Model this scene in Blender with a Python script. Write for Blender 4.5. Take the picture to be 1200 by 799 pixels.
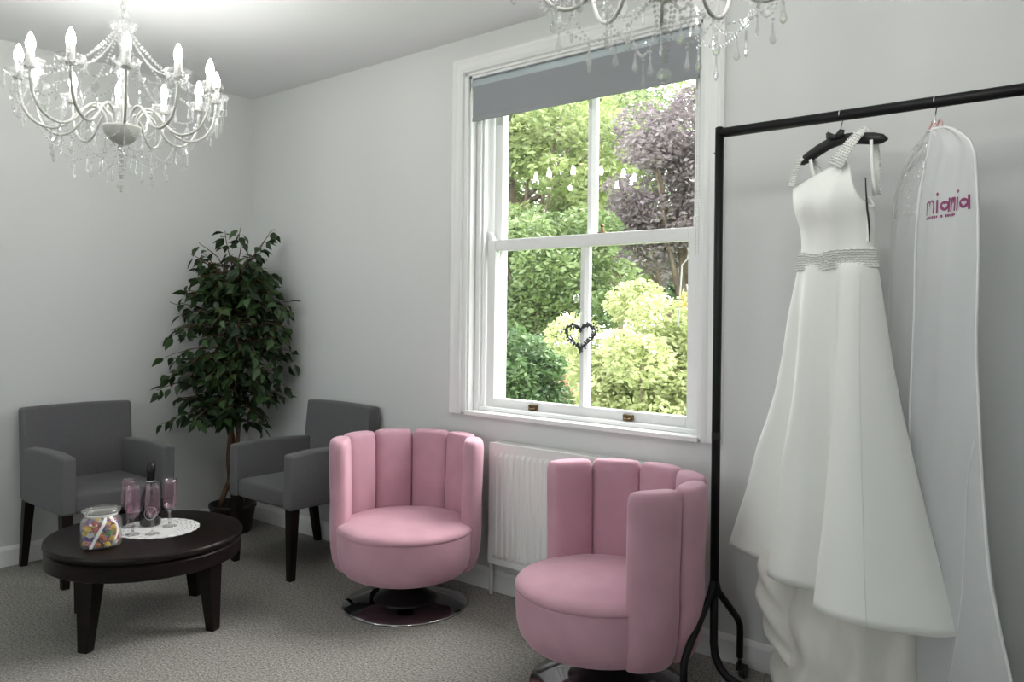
import bpy, bmesh, math, random
from math import sin, cos, pi, radians as R, sqrt
from mathutils import Vector, Matrix
random.seed(7)
rnd = random.uniform
for o in list(bpy.data.objects): bpy.data.objects.remove(o)
scene = bpy.context.scene
COL = scene.collection

# ------------------------------------------------------------------ camera
YAW, ROLL = .69232, .0117
CAM = Vector((4.772, -3.018, 1.36))
_F = Vector((-sin(YAW), cos(YAW), 0)); _R0 = Vector((cos(YAW), sin(YAW), 0))
_R = _R0 * cos(ROLL) + Vector((0, 0, 1)) * sin(ROLL); _U = _R.cross(_F)
cd = bpy.data.cameras.new('camera'); cam = bpy.data.objects.new('camera', cd); COL.objects.link(cam)
cd.sensor_width = 36; cd.lens = 942.44 / 1200 * 36; cd.shift_y = -30.4 / 1200
cd.clip_start = .05; cd.clip_end = 300
cam.matrix_world = Matrix(((_R.x, _U.x, -_F.x, CAM.x), (_R.y, _U.y, -_F.y, CAM.y), (_R.z, _U.z, -_F.z, CAM.z), (0, 0, 0, 1)))
scene.camera = cam

# ------------------------------------------------------------------ world, daylight, exposure
w = bpy.data.worlds.new('world'); scene.world = w; w.use_nodes = True
bg = w.node_tree.nodes['Background']; bg.inputs[0].default_value = (.93, .97, 1, 1); bg.inputs[1].default_value = 6.5
sl = bpy.data.lights.new('sun', 'SUN'); sl.energy = 9.0; sl.angle = R(50); sl.color = (1, .97, .9)
sun = bpy.data.objects.new('sun', sl); COL.objects.link(sun)
sun.rotation_euler = Vector((-.35, -.75, -.8)).to_track_quat('-Z', 'Y').to_euler()
BULB = 118.0
scene.cycles.transparent_max_bounces = 40
vs = scene.view_settings
vs.view_transform = 'Standard'; vs.look = 'None'; vs.exposure = 0.0; vs.gamma = 1; vs.use_curve_mapping = False

# ------------------------------------------------------------------ materials
def mat(name, col, rough=.6, metal=0, spec=.5, noise=None, bump=None, sheen=0, trans=0, emit=0, coat=0, ior=1.5, sheen_tint=None):
    m = bpy.data.materials.new(name); m.use_nodes = True
    nt = m.node_tree; b = nt.nodes['Principled BSDF']
    b.inputs['Base Color'].default_value = (*col, 1); b.inputs['Roughness'].default_value = rough
    b.inputs['Metallic'].default_value = metal; b.inputs['Specular IOR Level'].default_value = spec
    b.inputs['Sheen Weight'].default_value = sheen; b.inputs['Transmission Weight'].default_value = trans
    b.inputs['Coat Weight'].default_value = coat; b.inputs['IOR'].default_value = ior
    b.inputs['Sheen Roughness'].default_value = .35
    if sheen_tint: b.inputs['Sheen Tint'].default_value = (*sheen_tint, 1)
    if emit:
        b.inputs['Emission Color'].default_value = (*col, 1); b.inputs['Emission Strength'].default_value = emit
    tc = nt.nodes.new('ShaderNodeTexCoord')
    if noise:                                   # (scale, second colour, detail, stretch)
        n = nt.nodes.new('ShaderNodeTexNoise'); n.inputs['Scale'].default_value = noise[0]
        n.inputs['Detail'].default_value = noise[2] if len(noise) > 2 else 3
        v = tc.outputs['Object']
        if len(noise) > 3:
            mp = nt.nodes.new('ShaderNodeMapping'); mp.inputs['Scale'].default_value = noise[3]
            nt.links.new(v, mp.inputs['Vector']); v = mp.outputs[0]
        nt.links.new(v, n.inputs['Vector'])
        rp = nt.nodes.new('ShaderNodeValToRGB'); rp.color_ramp.elements[0].position = .32; rp.color_ramp.elements[1].position = .68
        rp.color_ramp.elements[0].color = (*col, 1); rp.color_ramp.elements[1].color = (*noise[1], 1)
        nt.links.new(n.outputs['Fac'], rp.inputs[0]); nt.links.new(rp.outputs[0], b.inputs['Base Color'])
    if bump:                                    # (scale, strength, distance)
        n2 = nt.nodes.new('ShaderNodeTexNoise'); n2.inputs['Scale'].default_value = bump[0]; n2.inputs['Detail'].default_value = 4
        nt.links.new(tc.outputs['Object'], n2.inputs['Vector'])
        bp = nt.nodes.new('ShaderNodeBump'); bp.inputs['Strength'].default_value = bump[1]; bp.inputs['Distance'].default_value = bump[2]
        nt.links.new(n2.outputs['Fac'], bp.inputs['Height']); nt.links.new(bp.outputs[0], b.inputs['Normal'])
    return m

def mix_glass(name, tint, refl, rough=.02, white=0):
    """thin clear glass: see-through body with a Fresnel reflection"""
    m = bpy.data.materials.new(name); m.use_nodes = True; nt = m.node_tree
    nt.nodes.remove(nt.nodes['Principled BSDF']); out = nt.nodes['Material Output']
    t = nt.nodes.new('ShaderNodeBsdfTransparent'); t.inputs[0].default_value = (*tint, 1)
    g = nt.nodes.new('ShaderNodeBsdfGlossy'); g.inputs['Roughness'].default_value = rough
    lw = nt.nodes.new('ShaderNodeLayerWeight'); lw.inputs[0].default_value = .5
    pw = nt.nodes.new('ShaderNodeMath'); pw.operation = 'POWER'; pw.inputs[1].default_value = 5
    ma = nt.nodes.new('ShaderNodeMath'); ma.operation = 'MULTIPLY_ADD'; ma.inputs[1].default_value = .92 - refl; ma.inputs[2].default_value = refl
    nt.links.new(lw.outputs['Facing'], pw.inputs[0]); nt.links.new(pw.outputs[0], ma.inputs[0])
    mx = nt.nodes.new('ShaderNodeMixShader')
    nt.links.new(ma.outputs[0], mx.inputs[0]); nt.links.new(t.outputs[0], mx.inputs[1]); nt.links.new(g.outputs[0], mx.inputs[2])
    last = mx
    if white:
        d = nt.nodes.new('ShaderNodeBsdfDiffuse'); d.inputs[0].default_value = (.9, .9, .9, 1)
        m2 = nt.nodes.new('ShaderNodeMixShader'); m2.inputs[0].default_value = white
        nt.links.new(mx.outputs[0], m2.inputs[1]); nt.links.new(d.outputs[0], m2.inputs[2]); last = m2
    nt.links.new(last.outputs[0], out.inputs[0]); return m

def sheet(name, col, transl, transp, rough=.5, gloss=0, bump=None):
    """thin cloth or film: diffuse + translucent + see-through"""
    m = bpy.data.materials.new(name); m.use_nodes = True; nt = m.node_tree
    nt.nodes.remove(nt.nodes['Principled BSDF']); out = nt.nodes['Material Output']
    d = nt.nodes.new('ShaderNodeBsdfDiffuse'); d.inputs[0].default_value = (*col, 1)
    t = nt.nodes.new('ShaderNodeBsdfTranslucent'); t.inputs[0].default_value = (*col, 1)
    p = nt.nodes.new('ShaderNodeBsdfTransparent'); g = nt.nodes.new('ShaderNodeBsdfGlossy'); g.inputs['Roughness'].default_value = rough
    a = nt.nodes.new('ShaderNodeMixShader'); a.inputs[0].default_value = transl
    b = nt.nodes.new('ShaderNodeMixShader'); b.inputs[0].default_value = transp
    c = nt.nodes.new('ShaderNodeMixShader'); c.inputs[0].default_value = gloss
    nt.links.new(d.outputs[0], a.inputs[1]); nt.links.new(t.outputs[0], a.inputs[2])
    nt.links.new(a.outputs[0], b.inputs[1]); nt.links.new(p.outputs[0], b.inputs[2])
    nt.links.new(b.outputs[0], c.inputs[1]); nt.links.new(g.outputs[0], c.inputs[2])
    if bump:
        tc = nt.nodes.new('ShaderNodeTexCoord'); n2 = nt.nodes.new('ShaderNodeTexNoise'); n2.inputs['Scale'].default_value = bump[0]
        nt.links.new(tc.outputs['Object'], n2.inputs['Vector'])
        bp = nt.nodes.new('ShaderNodeBump'); bp.inputs['Strength'].default_value = bump[1]; bp.inputs['Distance'].default_value = bump[2]
        nt.links.new(n2.outputs['Fac'], bp.inputs['Height'])
        for s in (d, g): nt.links.new(bp.outputs[0], s.inputs['Normal'])
    nt.links.new(c.outputs[0], out.inputs[0]); return m

def leafmat(name, c1, c2, transl=.3, per_object=False, scale=1.2):
    m = bpy.data.materials.new(name); m.use_nodes = True; nt = m.node_tree
    b = nt.nodes['Principled BSDF']; b.inputs['Roughness'].default_value = .45; out = nt.nodes['Material Output']
    rp = nt.nodes.new('ShaderNodeValToRGB'); rp.color_ramp.elements[0].position = .3; rp.color_ramp.elements[1].position = .7
    rp.color_ramp.elements[0].color = (*c1, 1); rp.color_ramp.elements[1].color = (*c2, 1)
    if per_object:
        oi = nt.nodes.new('ShaderNodeObjectInfo'); nt.links.new(oi.outputs['Random'], rp.inputs[0])
    else:
        g = nt.nodes.new('ShaderNodeNewGeometry'); n = nt.nodes.new('ShaderNodeTexNoise'); n.inputs['Scale'].default_value = scale
        n.inputs['Detail'].default_value = 5; n.inputs['Roughness'].default_value = .7
        nt.links.new(g.outputs['Position'], n.inputs['Vector'])
        nt.links.new(n.outputs['Fac'], rp.inputs[0])
    nt.links.new(rp.outputs[0], b.inputs['Base Color'])
    t = nt.nodes.new('ShaderNodeBsdfTranslucent'); nt.links.new(rp.outputs[0], t.inputs[0])
    mx = nt.nodes.new('ShaderNodeMixShader'); mx.inputs[0].default_value = transl
    nt.links.new(b.outputs[0], mx.inputs[1]); nt.links.new(t.outputs[0], mx.inputs[2]); nt.links.new(mx.outputs[0], out.inputs[0])
    return m

M = {}
M['wall'] = mat('wall_paint', (.67, .68, .675), .85, bump=(90, .05, .002))
M['ceil'] = mat('ceiling_paint', (.80, .81, .82), .9, bump=(70, .04, .002))
M['trim'] = mat('white_gloss_paint', (.82, .82, .82), .35)
M['carpet'] = mat('grey_carpet', (.15, .14, .13), .95, spec=.1, noise=(105, (.46, .44, .41), 7), bump=(120, 1.0, .012), sheen=.1)
M['pink'] = mat('pink_velvet', (.50, .285, .352), .8, spec=.15, noise=(7, (.57, .33, .405), 3), bump=(400, .08, .001), sheen=.5, sheen_tint=(1, .8, .92))
M['grey'] = mat('grey_weave', (.105, .103, .108), .9, spec=.15, noise=(420, (.165, .162, .17), 2), bump=(500, .35, .001), sheen=.15)
M['espresso'] = mat('dark_espresso_wood', (.005, .0035, .0035), .36, spec=.2, noise=(9, (.012, .007, .007), 4, (1, 1, 8)))
M['legwood'] = mat('dark_leg_wood', (.007, .004, .004), .42, spec=.25, noise=(12, (.014, .008, .007), 4, (6, 6, .6)))
M['chrome'] = mat('chrome', (.40, .41, .42), .06, metal=1)
M['blackplastic'] = mat('black_plastic', (.008, .008, .009), .3)
M['blackmetal'] = mat('black_powder_coat', (.006, .006, .007), .5, spec=.25)
M['rad'] = mat('radiator_enamel', (.80, .80, .79), .38)
M['copper'] = mat('copper_valve', (.25, .10, .06), .4, metal=.8)
M['blind'] = mat('grey_blind_fabric', (.30, .31, .33), .85, bump=(600, .1, .001))
M['blindroll'] = mat('pale_blue_blind_roll', (.50, .56, .60), .6)
M['glass'] = mix_glass('window_glass', (.985, .99, .985), .035, .0)
M['crystal'] = mix_glass('crystal_glass', (.97, .975, .975), .22, .04, .15)
M['jarglass'] = mix_glass('jar_glass', (.985, .99, .99), .07, .02, .07)
M['pinkglass'] = mix_glass('pink_tinted_glass', (.965, .87, .925), .08, .03, .03)
M['clearglass'] = mix_glass('clear_stem_glass', (.97, .97, .975), .07, .03, .07)
M['chandwhite'] = mat('white_enamel_metal', (.50, .50, .475), .4)
M['dish'] = mix_glass('clear_drip_glass', (.985, .985, .985), .10, .03, .16)
M['bulb'] = mat('lit_candle_bulb', (1, .985, .96), .3, emit=BULB)
M['sleeve'] = mat('candle_sleeve', (.55, .55, .53), .5)
M['satin'] = mat('ivory_satin', (.86, .865, .83), .42, spec=.35, bump=(14, .12, .01), sheen=.3)
M['lining'] = mat('ivory_lining', (.72, .70, .65), .6, bump=(18, .2, .01))
M['bead'] = mat('silver_beading', (.82, .82, .80), .22, metal=.12)
M['blackfab'] = mat('black_satin_padding', (.012, .012, .013), .55, bump=(60, .3, .004))
M['steel'] = mat('steel_wire', (.7, .7, .72), .2, metal=1)
M['bag'] = sheet('frosted_bag_film', (.88, .89, .90), .45, .22, .35, .04, (9, .15, .01))
M['bagside'] = sheet('sheer_bag_film', (.85, .86, .86), .45, .50, .3, .05, (9, .15, .01))
M['bagclear'] = sheet('clear_bag_film', (.9, .9, .9), .3, .70, .12, .22, (45, .9, .02))
M['bagseam'] = mat('white_bag_binding', (.82, .82, .83), .6)
M['pinkloop'] = mat('pink_satin_loop', (.66, .42, .41), .5)
M['logo'] = mat('plum_print', (.25, .045, .14), .6)
M['ribbon'] = mat('white_ribbon', (.85, .85, .85), .5)
M['lace'] = mat('white_lace', (.82, .82, .83), .7)
M['bottle'] = mat('black_bottle_glass', (.008, .006, .008), .08, coat=.5)
M['foil'] = mat('black_foil', (.012, .01, .011), .3, metal=.3)
M['emblem'] = mat('silver_print', (.6, .6, .62), .3, metal=.6)
M['pot'] = mat('dark_plant_pot', (.02, .014, .012), .5)
M['soil'] = mat('brown_soil', (.03, .02, .014), .95, bump=(80, 1, .02))
M['bark'] = mat('ficus_bark', (.10, .05, .028), .8, noise=(30, (.19, .11, .06), 4, (1, 1, .25)), bump=(60, .6, .004))
M['treebark'] = mat('tree_bark', (.10, .075, .055), .9, noise=(6, (.2, .15, .11), 5), bump=(20, .8, .03))
M['leaf'] = leafmat('ficus_leaf', (.012, .030, .010), (.042, .090, .024), .12, True)
M['leafs'] = leafmat('ficus_foliage', (.010, .026, .009), (.034, .072, .020), .12, False, 25)
M['bronze'] = mat('bronze_fitting', (.16, .11, .055), .4, metal=.8)
M['wicker'] = mat('dark_heart_beads', (.07, .075, .085), .35, metal=.4)
M['cord'] = mat('white_cord', (.8, .8, .78), .7)
M['yellow'] = mat('yellow_flower', (.75, .62, .15), .6)
M['grass'] = mat('lawn_grass', (.06, .12, .03), .9, noise=(3, (.13, .2, .05), 6))
M['brick'] = mat('garden_wall_brick', (.30, .14, .09), .9, noise=(5, (.38, .22, .15), 6))
M['door'] = mat('white_door_paint', (.8, .8, .79), .4)

# ------------------------------------------------------------------ mesh helpers
class MB:
    def __init__(s): s.v = []; s.f = []
    def add(s, vs_, fs):
        n = len(s.v); s.v += [tuple(q) for q in vs_]; s.f += [tuple(i + n for i in q) for q in fs]; return s
    def box(s, x0, x1, y0, y1, z0, z1):
        return s.add([(x0,y0,z0),(x1,y0,z0),(x1,y1,z0),(x0,y1,z0),(x0,y0,z1),(x1,y0,z1),(x1,y1,z1),(x0,y1,z1)],
                     [(0,3,2,1),(4,5,6,7),(0,1,5,4),(1,2,6,5),(2,3,7,6),(3,0,4,7)])
    def rings(s, rs, cap0=True, cap1=True, closed=True):
        n = len(rs[0]); vs_ = [p for r in rs for p in r]; fs = []
        for i in range(len(rs) - 1):
            for j in range(n if closed else n - 1):
                k = (j + 1) % n; fs.append((i*n + j, i*n + k, (i+1)*n + k, (i+1)*n + j))
        if cap0: fs.append(tuple(range(n))[::-1])
        if cap1: fs.append(tuple((len(rs)-1)*n + j for j in range(n)))
        return s.add(vs_, fs)
    def lathe(s, prof, n=24, cx=0, cy=0, cap0=True, cap1=True, flute=None):
        rs = []
        for r, z in prof:
            rs.append([(cx + r*(1 + (flute[1]*cos(flute[0]*2*pi*j/n) if flute else 0))*cos(2*pi*j/n),
                        cy + r*(1 + (flute[1]*cos(flute[0]*2*pi*j/n) if flute else 0))*sin(2*pi*j/n), z) for j in range(n)])
        return s.rings(rs, cap0, cap1)
    def tube(s, pts, rad, n=8, cap=True):
        pts = [Vector(p) for p in pts]; rs = []; N = len(pts)
        t0 = (pts[1] - pts[0]).normalized(); up = Vector((0, 0, 1)) if abs(t0.z) < .9 else Vector((1, 0, 0))
        u = t0.cross(up).normalized()
        for i, p in enumerate(pts):
            t = (pts[min(i+1, N-1)] - pts[max(i-1, 0)]).normalized()
            u = (u - t*u.dot(t)).normalized(); v = t.cross(u)
            r = rad[i] if isinstance(rad, (list, tuple)) else rad
            rs.append([p + (u*cos(2*pi*j/n) + v*sin(2*pi*j/n))*r for j in range(n)])
        return s.rings(rs, cap, cap)
    def octa(s, p, r, h=None):
        h = h or r; x, y, z = p
        return s.add([(x+r,y,z),(x,y+r,z),(x-r,y,z),(x,y-r,z),(x,y,z+h),(x,y,z-h)],
                     [(0,1,4),(1,2,4),(2,3,4),(3,0,4),(1,0,5),(2,1,5),(3,2,5),(0,3,5)])
    def ball(s, p, r, n=10, m=6, sz=1):
        return s.lathe([(r*sin(pi*i/m) if 0 < i < m else r*.02, p[2] - r*sz*cos(pi*i/m)) for i in range(m+1)], n, p[0], p[1])
    def taper(s, c0, w0, d0, z0, c1, w1, d1, z1):
        def q(c, w_, d_, z): return [(c[0]-w_/2,c[1]-d_/2,z),(c[0]+w_/2,c[1]-d_/2,z),(c[0]+w_/2,c[1]+d_/2,z),(c[0]-w_/2,c[1]+d_/2,z)]
        return s.rings([q(c0,w0,d0,z0), q(c1,w1,d1,z1)])
    def obj(s, name, m, parent=None, smooth=False, bevel=0, seg=2, loc=None, subsurf=0, solid=0):
        me = bpy.data.meshes.new(name); me.from_pydata(s.v, [], s.f); me.validate(); me.update()
        b = bmesh.new(); b.from_mesh(me); bmesh.ops.recalc_face_normals(b, faces=b.faces); b.to_mesh(me); b.free()
        me.materials.append(M[m] if isinstance(m, str) else m)
        o = bpy.data.objects.new(name, me); COL.objects.link(o); o.parent = parent
        if loc: o.location = loc
        if smooth:
            for p in me.polygons: p.use_smooth = True
        if solid:
            md = o.modifiers.new('solid', 'SOLIDIFY'); md.thickness = solid; md.offset = 0
        if bevel:
            md = o.modifiers.new('bevel', 'BEVEL'); md.width = bevel; md.segments = seg; md.limit_method = 'ANGLE'; md.angle_limit = R(40)
            md.harden_normals = False
        if subsurf:
            md = o.modifiers.new('sub', 'SUBSURF'); md.levels = subsurf; md.render_levels = subsurf
        return o

def tag(o, label, cat, group=None):
    o['label'] = label; o['category'] = cat
    if group: o['group'] = group
    return o
def thing(name, label, cat, loc=(0, 0, 0), rz=0, group=None):
    o = bpy.data.objects.new(name, None); COL.objects.link(o); o.location = loc; o.rotation_euler = (0, 0, rz)
    o.empty_display_size = .1
    return tag(o, label, cat, group)
def struct(o): o['kind'] = 'structure'; return o
def part(mesh_obj, name, parent, loc=(0, 0, 0), rot=(0, 0, 0), scale=(1, 1, 1)):
    c = mesh_obj.copy(); c.name = name; COL.objects.link(c); c.parent = parent
    c.location = loc; c.rotation_euler = rot; c.scale = scale; return c
def copy_tree(o, parent=None):
    c = o.copy(); COL.objects.link(c); c.parent = parent
    for ch in list(o.children): copy_tree(ch, c)
    return c
def interp(tab, z):
    tab = sorted(tab)
    if z <= tab[0][0]: return tab[0][1]
    for (a, va), (b, vb) in zip(tab, tab[1:]):
        if z <= b:
            t = (z - a)/(b - a); return va + (vb - va)*t
    return tab[-1][1]

# ------------------------------------------------------------------ room shell
H = 2.776; LX = 6.4; LY = -5.2
struct(MB().box(-.3, LX+.3, LY-.3, .3, -.12, 0).obj('floor', 'carpet'))
struct(MB().box(-.3, LX+.3, LY-.3, .3, H, H+.15).obj('ceiling', 'ceil'))
OX0, OX1, OZ0, OZ1 = 1.975, 3.27, .862, 2.575
def holed_wall(name, horiz0, horiz1, y0, y1, holes):
    m = MB(); xs = sorted({horiz0, horiz1, *[h[0] for h in holes], *[h[1] for h in holes]})
    for a, b in zip(xs, xs[1:]):
        h = [q for q in holes if q[0] <= a and q[1] >= b]
        if h: m.box(a, b, y0, y1, 0, h[0][2]); m.box(a, b, y0, y1, h[0][3], H)
        else: m.box(a, b, y0, y1, 0, H)
    return struct(m.obj(name, 'wall'))
holed_wall('wall_north', 0, LX, 0, .28, [(OX0, OX1, OZ0, OZ1)])
holed_wall('wall_south', 0, LX, LY-.28, LY, [(.9, 2.2, .86, 2.57), (3.9, 5.2, .86, 2.57)])
struct(MB().box(-.28, 0, LY-.28, .28, 0, H).obj('wall_west', 'wall'))
struct(MB().box(LX, LX+.28, LY-.28, .28, 0, H).obj('wall_east', 'wall'))
def skirting(name, p0, p1, n):
    p0 = Vector(p0); p1 = Vector(p1); n = Vector(n)
    prof = [(0, 0), (.018, 0), (.018, .085), (.012, .098), (.008, .104), (0, .104)]
    struct(MB().rings([[p + n*a + Vector((0, 0, b)) for a, b in prof] for p in (p0, p1)]).obj(name, 'trim'))
skirting('baseboard_north', (0, 0, 0), (LX, 0, 0), (0, -1, 0))
skirting('baseboard_west', (0, LY, 0), (0, 0, 0), (1, 0, 0))
skirting('baseboard_south', (0, LY, 0), (LX, LY, 0), (0, 1, 0))
skirting('baseboard_east', (LX, LY, 0), (LX, 0, 0), (-1, 0, 0))
# a plain panelled door in the wall behind the camera
dr = bpy.data.objects.new('door_1', None); COL.objects.link(dr); dr.location = (LX, -3.6, 0); struct(dr)
MB().box(-.04, -.005, -.4, .4, .01, 2.0).obj('door_leaf', 'door', dr, bevel=.004)
for z0, z1 in ((.2, .85), (1.0, 1.85)):
    for y0, y1 in ((-.3, -.04), (.04, .3)): MB().box(-.05, -.04, y0, y1, z0, z1).obj('door_panel', 'door', dr, bevel=.008)
MB().box(-.06, 0, -.48, -.4, 0, 2.08).box(-.06, 0, .4, .48, 0, 2.08).box(-.06, 0, -.4, .4, 2.0, 2.08).obj('door_frame', 'trim', dr)
MB().lathe([(.012, 0), (.012, .03), (.028, .045), (.024, .07), (.002, .075)], 16).obj('door_handle', 'chrome', dr, True, loc=(-.04, -.34, 1.0)).rotation_euler = (0, -pi/2, 0)

# ------------------------------------------------------------------ sash window
def sash_window(name, x0, x1, z0, z1, origin, rz, detail):
    """local frame: x along the wall, y outward, z up; (0,0,0) on the wall face"""
    W = bpy.data.objects.new(name, None); COL.objects.link(W); W.location = origin; W.rotation_euler = (0, 0, rz); struct(W)
    cw = .085
    def frame_profile(q):       # architrave: profile across its width (0 outer .. cw inner) swept along three sides, mitred
        prof = [(0, 0), (0, -.018), (.012, -.026), (.022, -.022), (.03, -.017), (.058, -.017), (.066, -.022), (.080, -.026), (.085, -.012), (.085, 0)]
        return prof
    pr = frame_profile(0); m = MB()
    ox0, ox1, oz1 = x0 - cw - .025, x1 + cw + .015, z1 + cw + .012
    def P(a, b, side):
        if side == 0: return (ox0 + a, b, z0 - .008)
        if side == 1: return (ox0 + a, b, oz1 - a)
        if side == 2: return (ox1 - a, b, oz1 - a)
        return (ox1 - a, b, z0 - .008)
    m.rings([[P(a, b, k) for a, b in pr] for k in range(4)]); m.obj('architrave', 'trim', W)
    # inner bead and box lining
    MB().box(x0-.027, x0, -.012, .005, z0, z1).obj('inner_bead', 'trim', W, bevel=.003)
    MB().box(x1, x1+.017, -.012, .005, z0, z1).obj('inner_bead', 'trim', W, bevel=.003)
    MB().box(x0, x1, -.012, .005, z1, z1+.014).obj('inner_bead', 'trim', W, bevel=.003)
    MB().box(x0, x0+.012, 0, .26, z0, z1).obj('jamb_lining', 'trim', W)
    MB().box(x1-.012, x1, 0, .26, z0, z1).obj('jamb_lining', 'trim', W)
    MB().box(x0, x1, 0, .26, z1-.012, z1).obj('head_lining', 'trim', W)
    MB().box(x0-.0, x1+.0, -.022, .26, z0-.012, z0+.010).obj('window_board', 'trim', W, bevel=.004)
    MB().box(x0+.012, x1-.012, .045, .26, z0+.010, z0+.030).obj('sill_step', 'trim', W, bevel=.003)
    s0, s1 = x0 + .055, x1 - .052           # outer edges of the sashes
    MB().box(x0+.012, s0-.012, .04, .26, z0, z1).box(s0-.012, s0, .055, .075, z0, z1).obj('pulley_stile', 'trim', W, bevel=.003)
    MB().box(s1+.012, x1-.012, .04, .26, z0, z1).box(s1, s1+.012, .055, .075, z0, z1).obj('pulley_stile', 'trim', W, bevel=.003)
    zm0, zm1 = z0 + .823, z0 + .880         # meeting rail
    mx = (s0 + s1)/2
    def sash(nm, yc, b0, b1, t0, t1, sw):
        S = bpy.data.objects.new(nm, None); COL.objects.link(S); S.parent = W
        y0, y1 = yc - .02, yc + .02
        MB().box(s0, s0+sw, y0, y1, b0, t1).obj('stile', 'trim', S, bevel=.004)
        MB().box(s1-sw, s1, y0, y1, b0, t1).obj('stile', 'trim', S, bevel=.004)
        MB().box(s0+sw, s1-sw, y0, y1, b0, b1).obj('bottom_rail', 'trim', S, bevel=.004)
        MB().box(s0+sw, s1-sw, y0, y1, t0, t1).obj('top_rail', 'trim', S, bevel=.004)
        mt = [(-.024, y1), (-.024, yc), (-.010, y0), (.010, y0), (.024, yc), (.024, y1)]
        MB().rings([[(mx + a, b, z) for a, b in mt] for z in (b1, t0)]).obj('glazing_bar', 'trim', S)
        for xa, xb in ((s0+sw, mx-.022), (mx+.022, s1-sw)):
            MB().box(xa-.004, xb+.004, yc+.004, yc+.008, b1-.004, t0+.004).obj('pane', 'glass', S)
        return S
    lo = sash('lower_sash', .105, z0+.028, z0+.074, zm0, zm1, .053)
    up = sash('upper_sash', .155, zm0+.006, zm1+.004, z1-.06, z1-.012, .053)
    if detail:
        for s_, d in ((s0+.006, 1), (s1-.03, -1)):      # curved sash horns
            MB().rings([[(s_, y, zm1), (s_+.026, y, zm1), (s_+.020, y, zm1+.018), (s_+.006, y, zm1+.042), (s_-.004, y, zm1+.046)] for y in (.09, .118)]).obj('sash_horn', 'trim', lo)
            MB().rings([[(s_+.012, y, zm0+.006), (s_+.048, y, zm0+.006), (s_+.044, y, zm0-.03), (s_+.03, y, zm0-.055), (s_+.016, y, zm0-.05)] for y in (.137, .172)]).obj('sash_horn', 'trim', up)
        m = MB().box(mx+.07, mx+.115, .095, .125, zm1, zm1+.006).lathe([(.009, zm1+.006), (.007, zm1+.028), (.011, zm1+.036), (.003, zm1+.044)], 10, mx+.092, .108)
        m.obj('sash_fastener', 'bronze', lo, bevel=.001)
        for xx in (2.345, 2.885):
            MB().box(xx-.026, xx+.026, .072, .085, z0+.034, z0+.060).tube([(xx-.016, .073, z0+.044), (xx-.012, .06, z0+.040), (xx+.012, .06, z0+.040), (xx+.016, .073, z0+.044)], .006, 6).obj('sash_lift', 'bronze', lo, bevel=.003)
    return W
sash_window('window_1', OX0, OX1, OZ0, OZ1, (0, 0, 0), 0, True)
sash_window('window_2', -2.2, -.9, .86, 2.57, (0, LY, 0), pi, False)
sash_window('window_3', -5.2, -3.9, .86, 2.57, (0, LY, 0), pi, False)

# ------------------------------------------------------------------ outside
struct(MB().add([(-60, .6, -3.2), (60, .6, -3.2), (60, 90, -3.2), (-60, 90, -3.2)], [(0, 1, 2, 3)]).obj('lawn', 'grass'))
struct(MB().add([(-60, -90, -3.2), (60, -90, -3.2), (60, -6, -3.2), (-60, -6, -3.2)], [(0, 1, 2, 3)]).obj('rear_lawn', 'grass'))
def leaf_cloud(blobs, n, size, flat=.35):
    """blobs: (centre, (rx,ry,rz)); leaves sit in clumps near each blob's surface"""
    v = []; f = []; wts = [b[1][0]*b[1][2] for b in blobs]
    for _ in range(n):
        c, r = random.choices(blobs, wts)[0]
        while True:
            d = Vector((rnd(-1, 1), rnd(-1, 1), rnd(-1, 1)))
            if .1 < d.length < 1: break
        d = d.normalized()*(1 - abs(random.gauss(0, .22)))
        p = Vector((c[0] + d.x*r[0], c[1] + d.y*r[1], c[2] + d.z*r[2]))
        a = Vector((rnd(-1, 1), rnd(-1, 1), rnd(-.7, .3))).normalized()
        b = a.cross(Vector((rnd(-1, 1), rnd(-1, 1), rnd(-1, 1)))).normalized()
        s = size*rnd(.6, 1.3); k = len(v)
        v += [p - a*s, p + b*s*.45, p + a*s, p - b*s*.45]; f.append((k, k+1, k+2, k+3))
    return MB().add(v, f)
def blobset(c, r, n, br):
    out = []
    for _ in range(n):
        d = Vector((rnd(-1, 1), rnd(-1, 1), rnd(-1, 1))).normalized()*rnd(.35, 1)
        q = br*rnd(.7, 1.25)
        out.append(((c[0] + d.x*r[0], c[1] + d.y*r[1], c[2] + d.z*r[2]), (q, q, q*.75)))
    return out
def tree(name, label, base, c, r, nb, br, n, size, c1, c2, trunk_r, cat='tree', transl=.35, scale=.9, group=None):
    T = thing(name, label, cat, base, 0, group)
    L = Vector(base); cc = Vector(c) - L
    bl = blobset(cc, r, nb, br)
    leaf_cloud(bl, n, size).obj('foliage', leafmat(name + '_leaf', c1, c2, transl, False, scale), T)['kind'] = 'stuff'
    top = Vector((cc.x, cc.y, cc.z + r[2]*.4))
    pts = [Vector((0, 0, -.1)).lerp(top, t) + Vector((sin(t*5)*.15, cos(t*4)*.1 - .1, 0))*t for t in [i/8 for i in range(9)]]
    MB().tube(pts, [trunk_r*(1 - .08*i) for i in range(9)], 10).obj('trunk', 'treebark', T, True)
    m = MB()
    for b in bl[::2]:
        s = pts[random.choice((3, 4, 5, 6))]; e = Vector(b[0]); mid = s.lerp(e, .5) + Vector((0, 0, -.1*r[2]))
        m.tube([s, mid, e], [trunk_r*.35, trunk_r*.22, trunk_r*.08], 6)
    m.obj('branches', 'treebark', T, True)
    return T
def gnd(p): return (p.x, p.y, -3.2)
p = Vector((-10.47, 15.52, 5.54)); tree('lime_tree', 'tall yellow-green tree filling the view behind the left panes', gnd(p), p, (3.6, 2.6, 3.9), 60, .95, 36000, .105, (.12, .18, .055), (.44, .49, .21), .3)
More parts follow.
